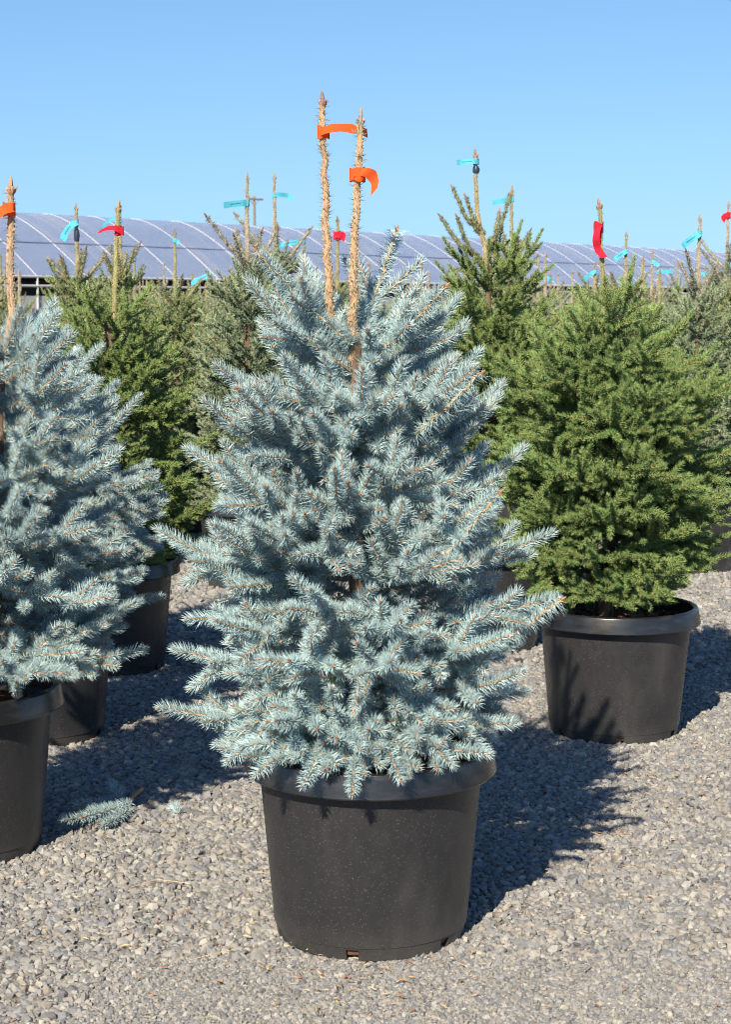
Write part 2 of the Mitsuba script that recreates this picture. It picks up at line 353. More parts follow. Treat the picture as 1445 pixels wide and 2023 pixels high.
def grow(sp, r, p, d, L, seg, level, out, dense=1.0, flat=.75):
    """Collects the shoots of a side branch: (start, direction, length, age, level)."""
    k = max(1, int(round(L / seg)))
    s = L / k
    p = np.array(p, float); d = unit(d)
    for i in range(k):
        age = k - 1 - i
        out.append((p.copy(), d.copy(), s * r.uniform(.92, 1.08), age, level))
        p = p + d * s
        if age > 0: side_shoots(sp, r, p, d, (k - 1 - i) * s, seg, level, out, dense, flat)
        d = unit(d + r.normal(0, .09, 3) + [0, 0, .07])
def side_shoots(sp, r, p, d, rest, seg, level, out, dense, flat):
    if level >= 3: return
    hor = unit(np.cross(d, [0, 0, 1.0])) if abs(d[2]) < .95 else unit(np.cross(d, r.normal(size=3)))
    top = np.cross(hor, d)
    n = 2 + (r.random() < .75 * dense) + (r.random() < .5 * dense)
    a0 = r.uniform(-.35, .35)
    for q in range(n):
        if q < 2: ang = (0 if q == 0 else np.pi) + a0 * (1 if q == 0 else -1)
        else: ang = r.uniform(.25, np.pi - .25) * (1 if r.random() < .72 else -1)
        side = hor * np.cos(ang) + top * np.sin(ang) * (flat if q < 2 else 1)
        al = np.radians(r.uniform(32, 49))
        l = max(seg * .62, rest * r.uniform(.62, .88))
        grow(sp, r, p - d * r.uniform(0, .15) * seg, d * np.cos(al) + side * np.sin(al), l, seg, level + 1, out, dense, flat)
    for _ in range((r.random() < .75 * dense) + (r.random() < .4 * dense)):
        ang = r.uniform(0, 2 * np.pi); side = hor * np.cos(ang) + top * np.sin(ang)
        grow(sp, r, p - d * seg * r.uniform(.3, .7), d * .55 + side * .8, seg * r.uniform(.55, .8), seg, level + 1, out, dense, flat)

def bough(sp, r, base, tip, seg, out, dense=1.0, sag=.12):
    """A main branch from the trunk to its tip along a gentle curve."""
    base, tip = np.array(base, float), np.array(tip, float)
    L = np.linalg.norm(tip - base); mid = (base + tip) / 2 + np.array([0, 0, -sag * L]) + r.normal(0, .03 * L, 3)
    t = np.linspace(0, 1, max(1, int(round(L * 1.04 / seg))) + 1)[:, None]
    P = (1 - t) ** 2 * base + 2 * t * (1 - t) * mid + t * t * tip
    k = len(P) - 1
    for i in range(k):
        d = P[i + 1] - P[i]; s = np.linalg.norm(d); age = k - 1 - i
        out.append((P[i], d / s, s, age, 0))
        if age > 0: side_shoots(sp, r, P[i + 1], d / s, (k - 1 - i) * s, seg, 0, out, dense, .75)

def leader_mesh(sp, r, pts, r0, r1, bare_col, needles=90, nlen=.014, ncol=(.30, .38, .38), bud=(.30, .2, .14), budn=6, pegs=True, buds_side=4):
    m = MB(); pts = np.array(pts, float)
    t = np.linspace(0, 1, 24); seg = np.linspace(0, 1, len(pts))
    P = np.stack([np.interp(t, seg, pts[:, i]) for i in range(3)], 1)
    P[1:-1] += r.normal(0, .0018, (len(P) - 2, 3))
    rad = r0 + (r1 - r0) * t
    v, f = tube(P, rad, 9); m.add(v, f, np.clip(np.array(bare_col) * np.linspace(1.05, .80, len(v))[:, None] ** np.array([1, .55, .1]) * (1 + .22 * r.normal(size=(len(v), 1))), .03, .7))
    L = np.linalg.norm(P[-1] - P[0]); D = unit(P[-1] - P[0]); A = unit(np.cross(D, [.2, .9, .1])); B = np.cross(D, A)
    if pegs:                                                              # the pegs that fallen needles leave
        n = int(L * 1100)
        for i in range(n):
            q = (i + r.random()) / n; ph = i * 2.39996; rd = A * np.cos(ph) + B * np.sin(ph)
            c = np.array([np.interp(q, t, P[:, j]) for j in range(3)]); rr = r0 + (r1 - r0) * q; tg = np.cross(rd, D)
            h = rr * .22
            vv = [c + rd * rr * .93 + tg * .0022 - D * .003, c + rd * rr * .93 - tg * .0022 - D * .003, c + rd * rr * .93 + D * .006, c + rd * (rr + h) + D * .005]
            m.add(vv, [[0, 1, 3], [1, 2, 3], [2, 0, 3]], np.array(bare_col) * r.uniform(.75, 1.5))
    for i in range(needles):
        q = r.random() ** 1.4; ph = r.uniform(0, 6.28); rd = A * np.cos(ph) + B * np.sin(ph)
        c = np.array([np.interp(q, t, P[:, j]) for j in range(3)]); rr = r0 + (r1 - r0) * q
        d = unit(rd + D * r.uniform(-.3, .6)); tg = unit(np.cross(d, D)); w = .0011; ln = nlen * r.uniform(.6, 1.2)
        m.add([c + rd * rr * .9 + tg * w, c + rd * rr * .9 - tg * w, c + rd * rr * .9 + np.cross(d, tg) * w * 1.6, c + rd * rr + d * ln], [[0, 1, 3], [1, 2, 3], [2, 0, 3]], np.array(ncol) * r.uniform(.7, 1.2))
    for i in range(budn + buds_side):                                      # bud cluster at the end, single buds below it
        up = i < budn
        q = 1.0 if up else r.uniform(.35, .95)
        c = np.array([np.interp(q, t, P[:, j]) for j in range(3)])
        ph = i * 2.4; rd = A * np.cos(ph) + B * np.sin(ph)
        dd = unit(D + rd * (0 if i == 0 else .55)) if up else unit(D * .7 + rd)
        s = (r1 * 1.9 if i == 0 else r1 * r.uniform(1.0, 1.5)) if up else r1 * r.uniform(.8, 1.1)
        a = unit(np.cross(dd, [.3, .5, .2])); M = np.stack([a, np.cross(dd, a), dd], 1)
        off = rd * (r1 * .6 if i else 0) - D * (r1 * 1.5 * (i > 0)) if up else rd * (r0 + (r1 - r0) * q) * .8
        m.add((BUD_V * [s, s, s * (2.2 if up else 1.4)]) @ M.T + c + off, BUD_F, np.array(bud) * r.uniform(.7, 1.35))
    return m.ply('foliage_material')

def trunk_mesh(x, y, z0, z1, r0, r1, lean=(0, 0), col=(.13, .09, .065), seed=0):
    r = np.random.default_rng(seed + 77); t = np.linspace(0, 1, 16)
    P = np.stack([x + lean[0] * t + r.normal(0, .002, 16), y + lean[1] * t + r.normal(0, .002, 16), z0 + (z1 - z0) * t], 1)
    v, f = tube(P, r0 + (r1 - r0) * t, 10)
    m = MB(); m.add(v + r.normal(0, .0012, v.shape), f, np.clip(np.array(col) * (1 + .2 * r.normal(size=(len(v), 1))), .02, .5))
    return m.ply('foliage_material')

def spruce(key, sp, seed, x, y, z0, z1, profile, whorls, heroes, seg, sub_shoots=0, dense=1.0, lean=(0, 0), trunk_r=(.028, .014), inner=3, old_tint=.72, view=(0, -1), min_gap=16, skip=None, potc=None):
    """Trunk and branches. profile: z of a tip -> crown radius. whorls: (z on the trunk, how many, elevation in degrees). heroes: (z on the trunk, tip)."""
    r = np.random.default_rng(seed); potc = potc or (x, y)
    part(key, 'trunk', trunk_mesh(x, y, z0, z1, *trunk_r, lean, seed=seed))
    def axis(z):
        t = (z - z0) / (z1 - z0); return np.array([x + lean[0] * t, y + lean[1] * t, z])
    boughs = [(axis(h[0]), np.array(h[1], float)) for h in heroes]; sags = [h[2] if len(h) > 2 else .12 for h in heroes]
    taken = [(b[2], math.atan2(t[1] - b[1], t[0] - b[0])) for b, t in boughs]
    a0 = r.uniform(0, 6.28)
    for z, n, el in whorls:
        a0 += 2.4
        for i in range(n):
            az = a0 + (i + r.uniform(-.22, .22)) * 2 * np.pi / n
            if any(abs(z - tz) < .1 and abs((az - ta + np.pi) % (2 * np.pi) - np.pi) < math.radians(min_gap) for tz, ta in taken): continue
            e = math.radians(el + r.normal(0, 5)); zz = z + r.uniform(-.03, .03)
            R = .3
            for _ in range(14): R = .6 * R + .4 * np.interp(zz + R * math.tan(e), *profile)
            R *= r.uniform(.84, 1.06)
            b = axis(zz)
            tip = b + np.array([R * math.cos(az), R * math.sin(az), R * math.tan(e)])
            if skip is not None and skip(b, tip): continue
            boughs.append((b, tip))
    made = []
    for b, tip in boughs:
        out = []; bough(sp, r, b, tip, seg, out, dense, sags[len(made)] if len(made) < len(sags) else .12)
        clear = lambda q: not (q[2] < .488 and .25 < math.hypot(q[0] - potc[0], q[1] - potc[1]) < .335)     # nothing grows through the pot's rim
        made.append([o for o in out if clear(o[0]) and clear(o[0] + o[1] * o[2]) and clear(o[0] + o[1] * o[2] * .5)])
    rank = []
    for i, out in enumerate(made):
        for j, (p, d, L, age, lv) in enumerate(out):
            if age == 0:
                e = p + d * L; rel = e[:2] - np.array([x, y])
                rank.append((rel @ np.array(view) + .35 * np.linalg.norm(rel) + .06 * e[2] - .25 * (lv > 1), i, j))
    rank.sort(reverse=True); chosen = {(i, j) for _, i, j in rank[:sub_shoots]}
    for i, out in enumerate(made):
        m = MB(); subs = []; bt = r.uniform(.9, 1.1)
        for j, (p, d, L, age, lv) in enumerate(out):
            tint = bt * (1.0 if age == 0 else .92 if age == 1 else old_tint)
            if (i, j) in chosen:
                s = MB(); add_shoot(s, sp, r, p, d, L, age, tint); subs.append(s)
            else:
                back = (p[:2] - np.array([x, y])) @ np.array(view) < -.06
                add_shoot(m, sp, r, p, d, L, age, tint, sparse=back, bare=1 if age > inner else 0)
        bk = part(key, 'branch', m.ply('foliage_material')) if not m.empty() else None
        for s in subs: part(bk or key, 'shoot', s.ply('foliage_material'))

BLUE = Species(1, (.07, .10, .13, .16, .19), .0300, .0023, 1650, ((.275, .40, .43), (.44, .57, .60)), (.42, .27, .16), (.15, .10, .07), .0030, 3, up=.25, fwd=(68, 52))
GREEN = Species(2, (.06, .085, .11, .14), .0205, .0031, 950, ((.112, .190, .067), (.222, .325, .120)), (.33, .23, .10), (.10, .075, .05), .0018, 3, up=.25, bud=(.22, .15, .08), budsize=.004, fwd=(62, 44))
GREENB = Species(3, (.05, .075, .10, .13), .0220, .0042, 620, ((.11, .185, .062), (.22, .31, .110)), (.27, .20, .10), (.09, .07, .05), .0024, 2, up=.25, bud=(.2, .14, .09), budsize=.005, fwd=(60, 34))

# --- the blue spruce in front
pot(.013, 4.279, 1.0, -.19, 'black plastic pot of the central blue spruce, nearest to the camera', 'black nursery pots', 160, 1)
main = thing('blue_spruce', 'silvery blue spruce with two bare tan leaders tied with orange tape, in the centre', 'tree')
PM = ([.30, .42, .55, .70, .85, 1.0, 1.15, 1.3, 1.42, 1.6, 1.75], [.36, .41, .46, .47, .46, .47, .43, .38, .34, .25, .15])
HM = [(1.40, (.175, 4.19, 1.585)), (1.43, (-.25, 4.25, 1.665)), (1.44, (.075, 4.50, 1.70)), (1.42, (-.16, 4.48, 1.66)), (1.40, (.15, 4.55, 1.62)), (1.27, (.25, 4.02, 1.40)), (.78, (.455, 4.15, .86)), (.83, (.46, 4.3, .995)), (.93, (.30, 4.02, 1.12)), (.62, (.37, 4.05, .69)),
      (.88, (-.515, 4.28, .995)), (.60, (-.50, 4.2, .575)), (.68, (-.465, 4.2, .72)), (1.06, (-.44, 4.3, 1.195)), (1.22, (-.36, 4.22, 1.40)), (1.16, (-.385, 4.2, 1.32)), (.54, (-.34, 4.1, .50)), (.55, (-.005, 3.95, .485)), (.54, (-.16, 3.96, .50)), (.53, (.17, 3.98, .53)),
      (1.05, (-.04, 3.93, 1.15)), (.80, (.08, 3.86, .85)), (.72, (-.17, 3.87, .76)), (1.25, (-.19, 4.02, 1.42)), (1.18, (.02, 4.03, 1.33)), (1.38, (-.29, 4.22, 1.60)), (1.36, (.24, 4.36, 1.56)), (1.34, (-.13, 4.6, 1.62)),
      (.51, (-.28, 4.02, .50)), (.52, (-.21, 3.97, .50)), (.53, (-.09, 3.94, .49)), (.62, (-.20, 3.88, .62)),
      (.70, (.06, 3.83, .76)), (.82, (-.12, 3.84, .92)), (.90, (.16, 3.86, 1.0)), (.95, (-.26, 3.95, 1.06)), (.57, (.36, 4.12, .56)), (.56, (.28, 4.0, .52)), (.56, (.40, 4.3, .60)), (.57, (.33, 4.45, .60)), (.55, (.12, 3.95, .49)), (.55, (-.36, 4.2, .52)), (1.15, (-.005, 4.0, 1.40)), (1.20, (-.10, 4.05, 1.425)), (1.20, (.09, 4.06, 1.42)), (1.10, (.10, 3.94, 1.22)), (1.18, (-.12, 3.98, 1.30)), (.75, (-.34, 3.98, .83)), (.72, (.32, 3.95, .80)),
      (.56, (-.36, 4.18, .49), -.2), (.57, (-.32, 4.04, .485), -.2), (.56, (-.25, 3.95, .475), -.2), (.56, (-.14, 3.905, .462), -.2), (.56, (-.03, 3.89, .452), -.2), (.57, (.08, 3.91, .482), -.2), (.58, (.20, 3.95, .505), -.18)]
spruce(main, BLUE, 41, -.02, 4.30, .41, 1.47, PM,
       [(.53, 8, -3), (.56, 8, 2), (.61, 7, 6), (.75, 8, 19), (.81, 8, 23), (.88, 8, 27), (.95, 8, 30), (1.02, 8, 33), (1.09, 8, 36), (1.16, 7, 40), (1.23, 7, 43), (1.31, 6, 46), (1.40, 6, 50)], HM, .162, 290, 1.3,
       skip=lambda b, t: t[2] > 1.36 and t[1] < b[1] - .10 and abs(t[0] + .02) < .21)
rl = np.random.default_rng(5)
part(main, 'leader', leader_mesh(BLUE, rl, [(-.03, 4.3, 1.40), (-.028, 4.29, 1.62), (-.012, 4.29, 1.985)], .0108, .0072, (.40, .27, .16), 620, .017, (.28, .34, .33), (.30, .26, .22), 8))
part(main, 'leader', leader_mesh(BLUE, rl, [(-.078, 4.36, 1.38), (-.090, 4.36, 1.60), (-.099, 4.36, 1.82), (-.104, 4.36, 2.035)], .0098, .0066, (.39, .26, .16), 540, .016, (.28, .34, .33), (.32, .20, .14), 8))

for a, b in (((.0, 4.27, 1.405), (.188, 4.18, 1.592)), ((-.035, 4.28, 1.455), (-.258, 4.24, 1.675)), ((-.02, 4.33, 1.46), (.078, 4.47, 1.735)), ((.03, 4.2, 1.18), (.262, 4.02, 1.395)), ((.22, 4.15, .70), (.462, 4.13, .858)), ((.14, 4.1, .93), (.305, 4.0, 1.125))):
    a, b = np.array(a), np.array(b)
    part(main, 'long_shoot', leader_mesh(BLUE, rl, [a, (a + b) / 2 - [0, 0, .014], b], .0048, .0036, (.42, .28, .155), 640, .030, (.36, .49, .52), (.34, .17, .09), 4, False, 3))

# --- the blue spruces on the left
pot(-1.175, 4.958, 1.0, .62, 'black pot cut by the left edge of the picture, under the left blue spruce', 'black nursery pots', 120, 2)
lt = thing('blue_spruce', 'silvery blue spruce with one bare tan leader, cut by the left edge', 'tree')
PL = ([.35, .5, .7, .85, 1.0, 1.2, 1.35, 1.5, 1.62], [.40, .46, .44, .42, .41, .36, .29, .20, .12])
HL = [(1.36, (-.84, 4.9, 1.525)), (1.33, (-.80, 4.88, 1.47)), (1.2, (-.75, 4.85, 1.34)), (1.0, (-.67, 4.85, 1.15)), (.72, (-.70, 4.75, .755)), (1.25, (-.80, 4.75, 1.38)), (1.10, (-.82, 4.7, 1.24)), (.9, (-.74, 4.75, .95)), (.62, (-.72, 4.85, .66)), (.60, (-.9, 4.62, .56))]
spruce(lt, BLUE, 43, -1.08, 4.98, .41, 1.42, PL,
       [(.55, 7, 2), (.59, 8, 6), (.65, 8, 12), (.73, 8, 18), (.81, 8, 23), (.90, 8, 28), (.99, 8, 32), (1.08, 7, 36), (1.17, 7, 40), (1.26, 7, 44), (1.36, 6, 50)], HL, .162, 110, 1.2, lean=(.06, 0), view=(.6, -.8), potc=(-1.175, 4.958),
       skip=lambda b, t: t[0] < -1.45)
part(lt, 'leader', leader_mesh(BLUE, rl, [(-1.02, 4.98, 1.36), (-.99, 4.98, 1.5), (-.985, 4.98, 1.865)], .012, .009, (.41, .28, .18), 320, .019, (.26, .32, .33), (.34, .22, .15), 8))

pot(-1.192, 6.304, 1.0, .3, 'black pot in deep shade behind the pot at the left edge', 'black nursery pots', 60, 3)
l2 = thing('blue_spruce', 'shaded blue spruce standing second in the left row, mostly hidden', 'tree')
spruce(l2, BLUE, 44, -1.17, 6.32, .41, 1.30, ([.4, .6, .9, 1.2, 1.5], [.40, .50, .50, .40, .25]),
       [(.52, 7, 0), (.60, 7, 8), (.68, 7, 14), (.77, 7, 18), (.86, 7, 24), (.95, 7, 30), (1.05, 7, 36), (1.18, 6, 42)], [(.9, (-.72, 6.1, .97)), (.8, (-.70, 6.2, .86)), (.7, (-.70, 6.3, .72))], .15, 0, .7, view=(.6, -.8))

# --- the green spruces
pot(.91, 6.358, .985, 1.0, 'black pot with shiny rim and bark mulch under the round green spruce', 'black nursery pots', 420, 4)
rt = thing('green_spruce', 'broad rounded green spruce with red tape on its leader, right of centre', 'tree')
PR = ([.45, .55, .7, .85, 1.0, 1.15, 1.3, 1.42, 1.55, 1.7], [.25, .36, .46, .52, .545, .54, .51, .44, .30, .14])
spruce(rt, GREEN, 51, .88, 6.36, .40, 1.47, PR,
       [(.53, 8, 4), (.59, 8, 5), (.65, 8, 7), (.73, 8, 9), (.81, 8, 11), (.89, 8, 13), (.97, 8, 15), (1.05, 8, 18), (1.13, 8, 21), (1.20, 8, 25), (1.27, 8, 28), (1.34, 7, 34), (1.41, 5, 44)], [(1.36, (.955, 6.33, 1.72)), (1.38, (.74, 6.3, 1.62))], .125, 200, 1.08)
rg2 = np.random.default_rng(6)
part(rt, 'leader', leader_mesh(GREEN, rg2, [(.87, 6.36, 1.38), (.853, 6.36, 1.5), (.828, 6.36, 1.895)], .0095, .0075, (.25, .23, .12), 420, .009, (.16, .18, .09), (.26, .16, .13), 6))

pot(.544, 7.99, 1.0, .4, 'black pot in shade behind the blue spruce, left of the shiny-rimmed pot', 'black nursery pots', 60, 5)
mt = thing('green_spruce', 'tall dark green spruce with a forked candelabra top against the sky', 'tree')
spruce(mt, GREENB, 52, .55, 7.99, .40, 1.72, ([.45, .7, 1.0, 1.3, 1.45, 1.6, 1.75, 1.9], [.30, .44, .48, .46, .41, .33, .20, .08]),
       [(.55, 7, 5), (.68, 7, 10), (.8, 7, 15), (.92, 7, 20), (1.04, 7, 25), (1.15, 7, 30), (1.26, 7, 35), (1.37, 6, 40), (1.46, 7, 40), (1.54, 6, 40)], [(1.5, (.31, 7.95, 1.74)), (1.60, (.79, 7.95, 1.88)), (1.62, (.34, 7.95, 1.84)), (1.60, (.70, 7.97, 1.92)), (1.58, (.66, 7.88, 1.80)), (1.60, (.43, 7.86, 1.80)), (1.55, (.37, 7.93, 1.72)), (1.55, (.84, 7.95, 1.72)), (1.60, (.54, 7.84, 1.83)), (1.62, (.62, 8.12, 1.90))], .115, 60, .9, trunk_r=(.03, .012))
part(mt, 'leader', leader_mesh(GREENB, rg2, [(.55, 7.99, 1.62), (.535, 7.98, 1.8), (.495, 7.98, 1.95), (.488, 7.98, 2.205)], .014, .008, (.30, .25, .15), 160, .008, (.2, .22, .12), (.34, .2, .17), 5))
def candle(key, sp, r, a, b, r0=.009, r1=.006, col=(.20, .20, .11), needles=420, nlen=.013):
    a, b = np.array(a, float), np.array(b, float); mid = (a + b) / 2 + [0, 0, -.02] + (b - a) * [.08, .08, 0]
    return part(key, 'candle', leader_mesh(sp, r, [a, mid, b], r0, r1, col, needles, nlen, (.15, .17, .09), (.24, .16, .14), 4, True, 2))
for b in ((.388, 7.95, 2.06, 1.85), (.335, 7.95, 1.935, 1.74), (.405, 7.9, 1.93, 1.72), (.445, 7.95, 2.02, 1.86), (.64, 7.95, 2.035, 1.80), (.60, 8.05, 1.96, 1.76)):
    candle(mt, GREENB, rg2, (.525 if b[0] < .52 else .55, 7.98, b[3]), b[:3])

pot(-1.106, 7.499, 1.0, .1, 'black pot in shade beneath the dark green spruce of the left row', 'black nursery pots', 40, 6)
l3 = thing('green_spruce', 'green spruce with dark red tape on its tip, behind the left blue spruce', 'tree')
spruce(l3, GREENB, 53, -1.08, 7.5, .40, 1.5, ([.45, .6, .8, 1.0, 1.2, 1.4, 1.55, 1.7], [.36, .46, .50, .48, .42, .34, .26, .15]),
       [(.52, 7, 3), (.64, 7, 8), (.76, 7, 13), (.88, 7, 18), (1.0, 7, 24), (1.1, 7, 29), (1.2, 7, 34), (1.3, 6, 40), (1.4, 5, 47)], [], .11, 60, .9, view=(.4, -.9))
part(l3, 'leader', leader_mesh(GREENB, rg2, [(-1.08, 7.5, 1.42), (-1.06, 7.5, 1.5), (-1.035, 7.5, 1.945)], .0115, .009, (.28, .25, .12), 300, .010, (.2, .22, .10), (.27, .22, .16), 6))

# --- the rows behind: a few kinds of potted spruce, planted again and again
FARG = Species(4, (.06, .09, .12, .16), .026, .0064, 250, ((.13, .19, .085), (.24, .315, .150)), (.26, .22, .11), (.10, .09, .055), .0024, 2, up=.25, bud=(.2, .14, .09), budsize=.007, fwd=(58, 34))
FARS = Species(5, (.06, .09, .12, .16), .026, .0064, 250, ((.155, .22, .135), (.255, .33, .215)), (.28, .24, .15), (.12, .11, .075), .0022, 2, up=.25, bud=(.2, .14, .09), budsize=.007, fwd=(58, 36))
FARB = Species(6, (.06, .09, .12, .16), .026, .0062, 260, ((.19, .27, .27), (.29, .37, .36)), (.40, .25, .13), (.12, .09, .06), .003, 2, up=.22, bud=(.3, .16, .09), budsize=.007)
def crown_group(name, sp, seed, top, H, seg, fan, lean=0.0, dense=.9, R0=.46, nwh=9, nb=7, ncol=(.15, .17, .09), bark=(.27, .24, .14)):
    """A tree of height H whose branches end at height top, as a shape group: trunk, crown, leader."""
    r = np.random.default_rng(seed)
    prof = ([.40, .55, .8, 1.05, 1.25, top - .1, top + .1, top + .3], [.34, R0 * .95, R0, R0 * .93, R0 * .8, .30, .20, .12])
    m = MB(); a0 = 0
    for zi, zz in enumerate(np.linspace(.52, top - .06, nwh)):
        el = 2 + 48 * zi / (nwh - 1); a0 += 2.4
        for i in range(nb - (zi > nwh - 3)):
            az = a0 + (i + r.uniform(-.25, .25)) * 2 * np.pi / nb; e = math.radians(el + r.normal(0, 5)); R = .3
            for _ in range(14): R = .6 * R + .4 * np.interp(zz + R * math.tan(e), *prof)
            R *= r.uniform(.82, 1.1); out = []
            b = np.array([0, 0, zz + r.uniform(-.04, .04)])
            bough(sp, r, b, b + [R * math.cos(az), R * math.sin(az), R * math.tan(e)], seg, out, dense)
            bt = r.uniform(.85, 1.15)
            for p, d, L, age, lv in out:
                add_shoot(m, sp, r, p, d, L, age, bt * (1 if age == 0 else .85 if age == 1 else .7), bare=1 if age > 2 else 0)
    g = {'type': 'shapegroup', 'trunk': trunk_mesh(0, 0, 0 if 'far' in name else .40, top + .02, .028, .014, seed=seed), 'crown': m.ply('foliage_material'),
         'leader': leader_mesh(sp, r, [(0, 0, top - .03), (lean * .4, 0, (top + H) / 2), (lean, 0, H - .02)], .0125, .008, bark, 70, .012, ncol, (.24, .19, .14), 5, True, 4)}
    for i in range(fan):
        az = i * 2 * np.pi / fan + r.uniform(-.4, .4); l = r.uniform(.20, .36); e = r.uniform(.75, 1.15)
        b = np.array([0, 0, top + r.uniform(0, .10)]); q = b + l * np.array([math.cos(az) * math.cos(e), math.sin(az) * math.cos(e), math.sin(e)])
        g[f'candle_{i:03d}' if i else 'candle'] = leader_mesh(sp, r, [b, (b + q) / 2 - [0, 0, .012], q], .0100, .0075, bark, 420, .019, np.array(ncol) * 1.25, (.22, .17, .13), 4, False, 2)
    scene[name] = g
GREY = (.20, .22, .17)
crown_group('tree_kind_fan', FARG, 301, 1.58, 2.1, .13, 6)
crown_group('tree_kind_olive', FARG, 302, 1.52, 2.1, .125, 5, bark=(.25, .23, .13))
crown_group('tree_kind_grey', FARS, 303, 1.55, 2.1, .125, 5, dense=1.1, nb=8, ncol=GREY, bark=(.30, .26, .20))
crown_group('tree_kind_blue', FARB, 304, 1.50, 2.0, .14, 0, ncol=(.26, .32, .31), bark=(.42, .27, .15))
crown_group('tree_kind_far_green', FARG, 305, 1.50, 1.85, .19, 1, dense=.6, nwh=8, nb=6)
crown_group('tree_kind_far_grey', FARS, 306, 1.50, 1.85, .19, 1, dense=.6, nwh=8, nb=6, ncol=GREY, bark=(.30, .26, .20))
HEIGHT = dict(fan=2.1, olive=2.1, grey=2.1, blue=2.0, far_green=1.85, far_grey=1.85)
body = lathe([(0, .004), (.231, .004), (.276, .422), (.270, .422), (.226, .014), (0, .014)], 32)
rim = lathe([(.2765, .4175), (.305, .4140), (.3095, .419), (.303, .470), (.296, .476), (.287, .476), (.280, .424), (.2765, .4215)], 32)
soil = lathe([(0, .2), (.238, .2), (.262, .40), (0, .408)], 32)
scene['pot_kind'] = {'type': 'shapegroup', 'body': mikit.ply(body, 'pot_material', smooth=32), 'rim': mikit.ply(rim, 'rim_material', smooth=32), 'soil': mikit.ply(soil, 'soil_material')}
rb = np.random.default_rng(21)
def planted(kind, x, y, H, label, group=None, rot=None, name='spruce_tree'):
    k = thing(name, label, 'tree', group)
    s = H / HEIGHT[kind]
    scene[k] = {'type': 'instance', 'shapes': {'type': 'ref', 'id': 'tree_kind_' + kind},
                'to_world': T().translate((x, y, 0)).rotate((0, 0, 1), float(rb.uniform(0, 360) if rot is None else rot)).scale((1, 1, s))}
    if 'far' in kind: return k
    p = thing('nursery_pot', 'black nursery pot hidden low under a spruce of the back rows', 'pot', 'pots of the back rows')
    scene[p] = {'type': 'instance', 'shapes': {'type': 'ref', 'id': 'pot_kind'}, 'to_world': T().translate((x, y, 0)).rotate((0, 0, 1), float(rb.uniform(0, 360)))}
    return k
NAMED = [('fan', -1.609, 9.97, 2.10, 'green spruce with a bare tip and cyan tag, left, before the greenhouse roof'),
         ('fan', -1.501, 10.95, 2.17, 'spruce whose thin tip carries a pale curved cyan tag, left of the dark red tape'),
         ('olive', -1.851, 14.308, 2.0, 'small far spruce tip with a cyan wrap between dark red tape and the fan-topped spruce'),
         ('olive', -1.293, 12.126, 2.05, 'olive spruce with a fan of shoots and a cyan band round its tip'),
         ('grey', -.643, 9.745, 2.25, 'greyish spruce with a dark bud tip and cyan tag beside the utility pole'),
         ('grey', -.551, 10.85, 2.33, 'spruce with a tall thin tip right of the utility pole and faint cyan tag'),
         ('fan', -.46, 13.297, 2.05, 'spruce with a pale cyan tag stretching left, behind the central blue spruce'),
         ('olive', -.179, 11.409, 2.10, 'spruce with a small red tape seen between the two bare tan leaders'),
         ('fan', .879, 10.787, 2.25, 'spruce just right of and behind the candelabra-topped tree, with a small cyan tag'),
         ('fan', 1.828, 12.551, 2.05, 'dark-tipped spruce with a cyan tag just right of the red taped leader'),
         ('grey', 2.403, 14.974, 2.0, 'grey-green spruce with a tiny cyan wrap near the right side'),
         ('grey', 1.93, 10.35, 2.06, 'grey-green spruce with a slanting cyan tag, behind the round spruce at right'),
         ('grey', 2.682, 13.261, 2.3, 'spruce with tall dark tip and small red tape at the right edge'),
         ('far_green', 1.953, 15.184, 1.9, 'far spruce with a cyan tag just left of the red taped leader'),
         ('far_grey', 2.643, 16.168, 1.9, 'far grey spruce with a level cyan tag left of the slanting one'),
         ('far_grey', 3.202, 16.822, 1.9, 'far spruce with a short cyan tag near the right edge'),
         ('far_green', 1.781, 17.202, 1.85, 'far spruce with a cyan tag between the candelabra-topped tree and the red tape'),
         ('far_green', -1.669, 17.202, 1.85, 'far spruce with a bright cyan tag left of the grey spruce by the pole')]
ROT = {0: 20, 1: 75, 3: 10, 4: 48, 5: 5, 8: 50}
for i, (kind, x, y, H, lab) in enumerate(NAMED): planted(kind, x, y, H, lab, rot=ROT.get(i))
spots = [(x, y) for _, x, y, _, _ in NAMED]
for yy in np.arange(11.5, 27, 1.25):
    half = .212 * yy + .9
    for xx in np.arange(-half, half, 1.02):
        x, y = xx + rb.uniform(-.2, .2), yy + rb.uniform(-.25, .25)
        if any((x - a) ** 2 + (y - b) ** 2 < .66 ** 2 for a, b in spots): continue
        spots.append((x, y))
        kind = ('olive', 'grey', 'fan', 'blue')[rb.choice(4, p=[.4, .27, .18, .15])] if y < 14.5 else ('far_green', 'far_grey')[int(rb.random() < .4)]
        H = rb.uniform(1.72, 1.95) if rb.random() < .75 else rb.uniform(1.95, 2.08)
        col = dict(olive='olive green', fan='dark green', grey='grey-green', blue='pale blue-grey', far_green='small-looking far green', far_grey='small-looking far grey-green')[kind]
        planted(kind, x, y, H, f'{col} spruce crowded among the untagged back rows before the greenhouse', f'{col} spruces of the back rows')

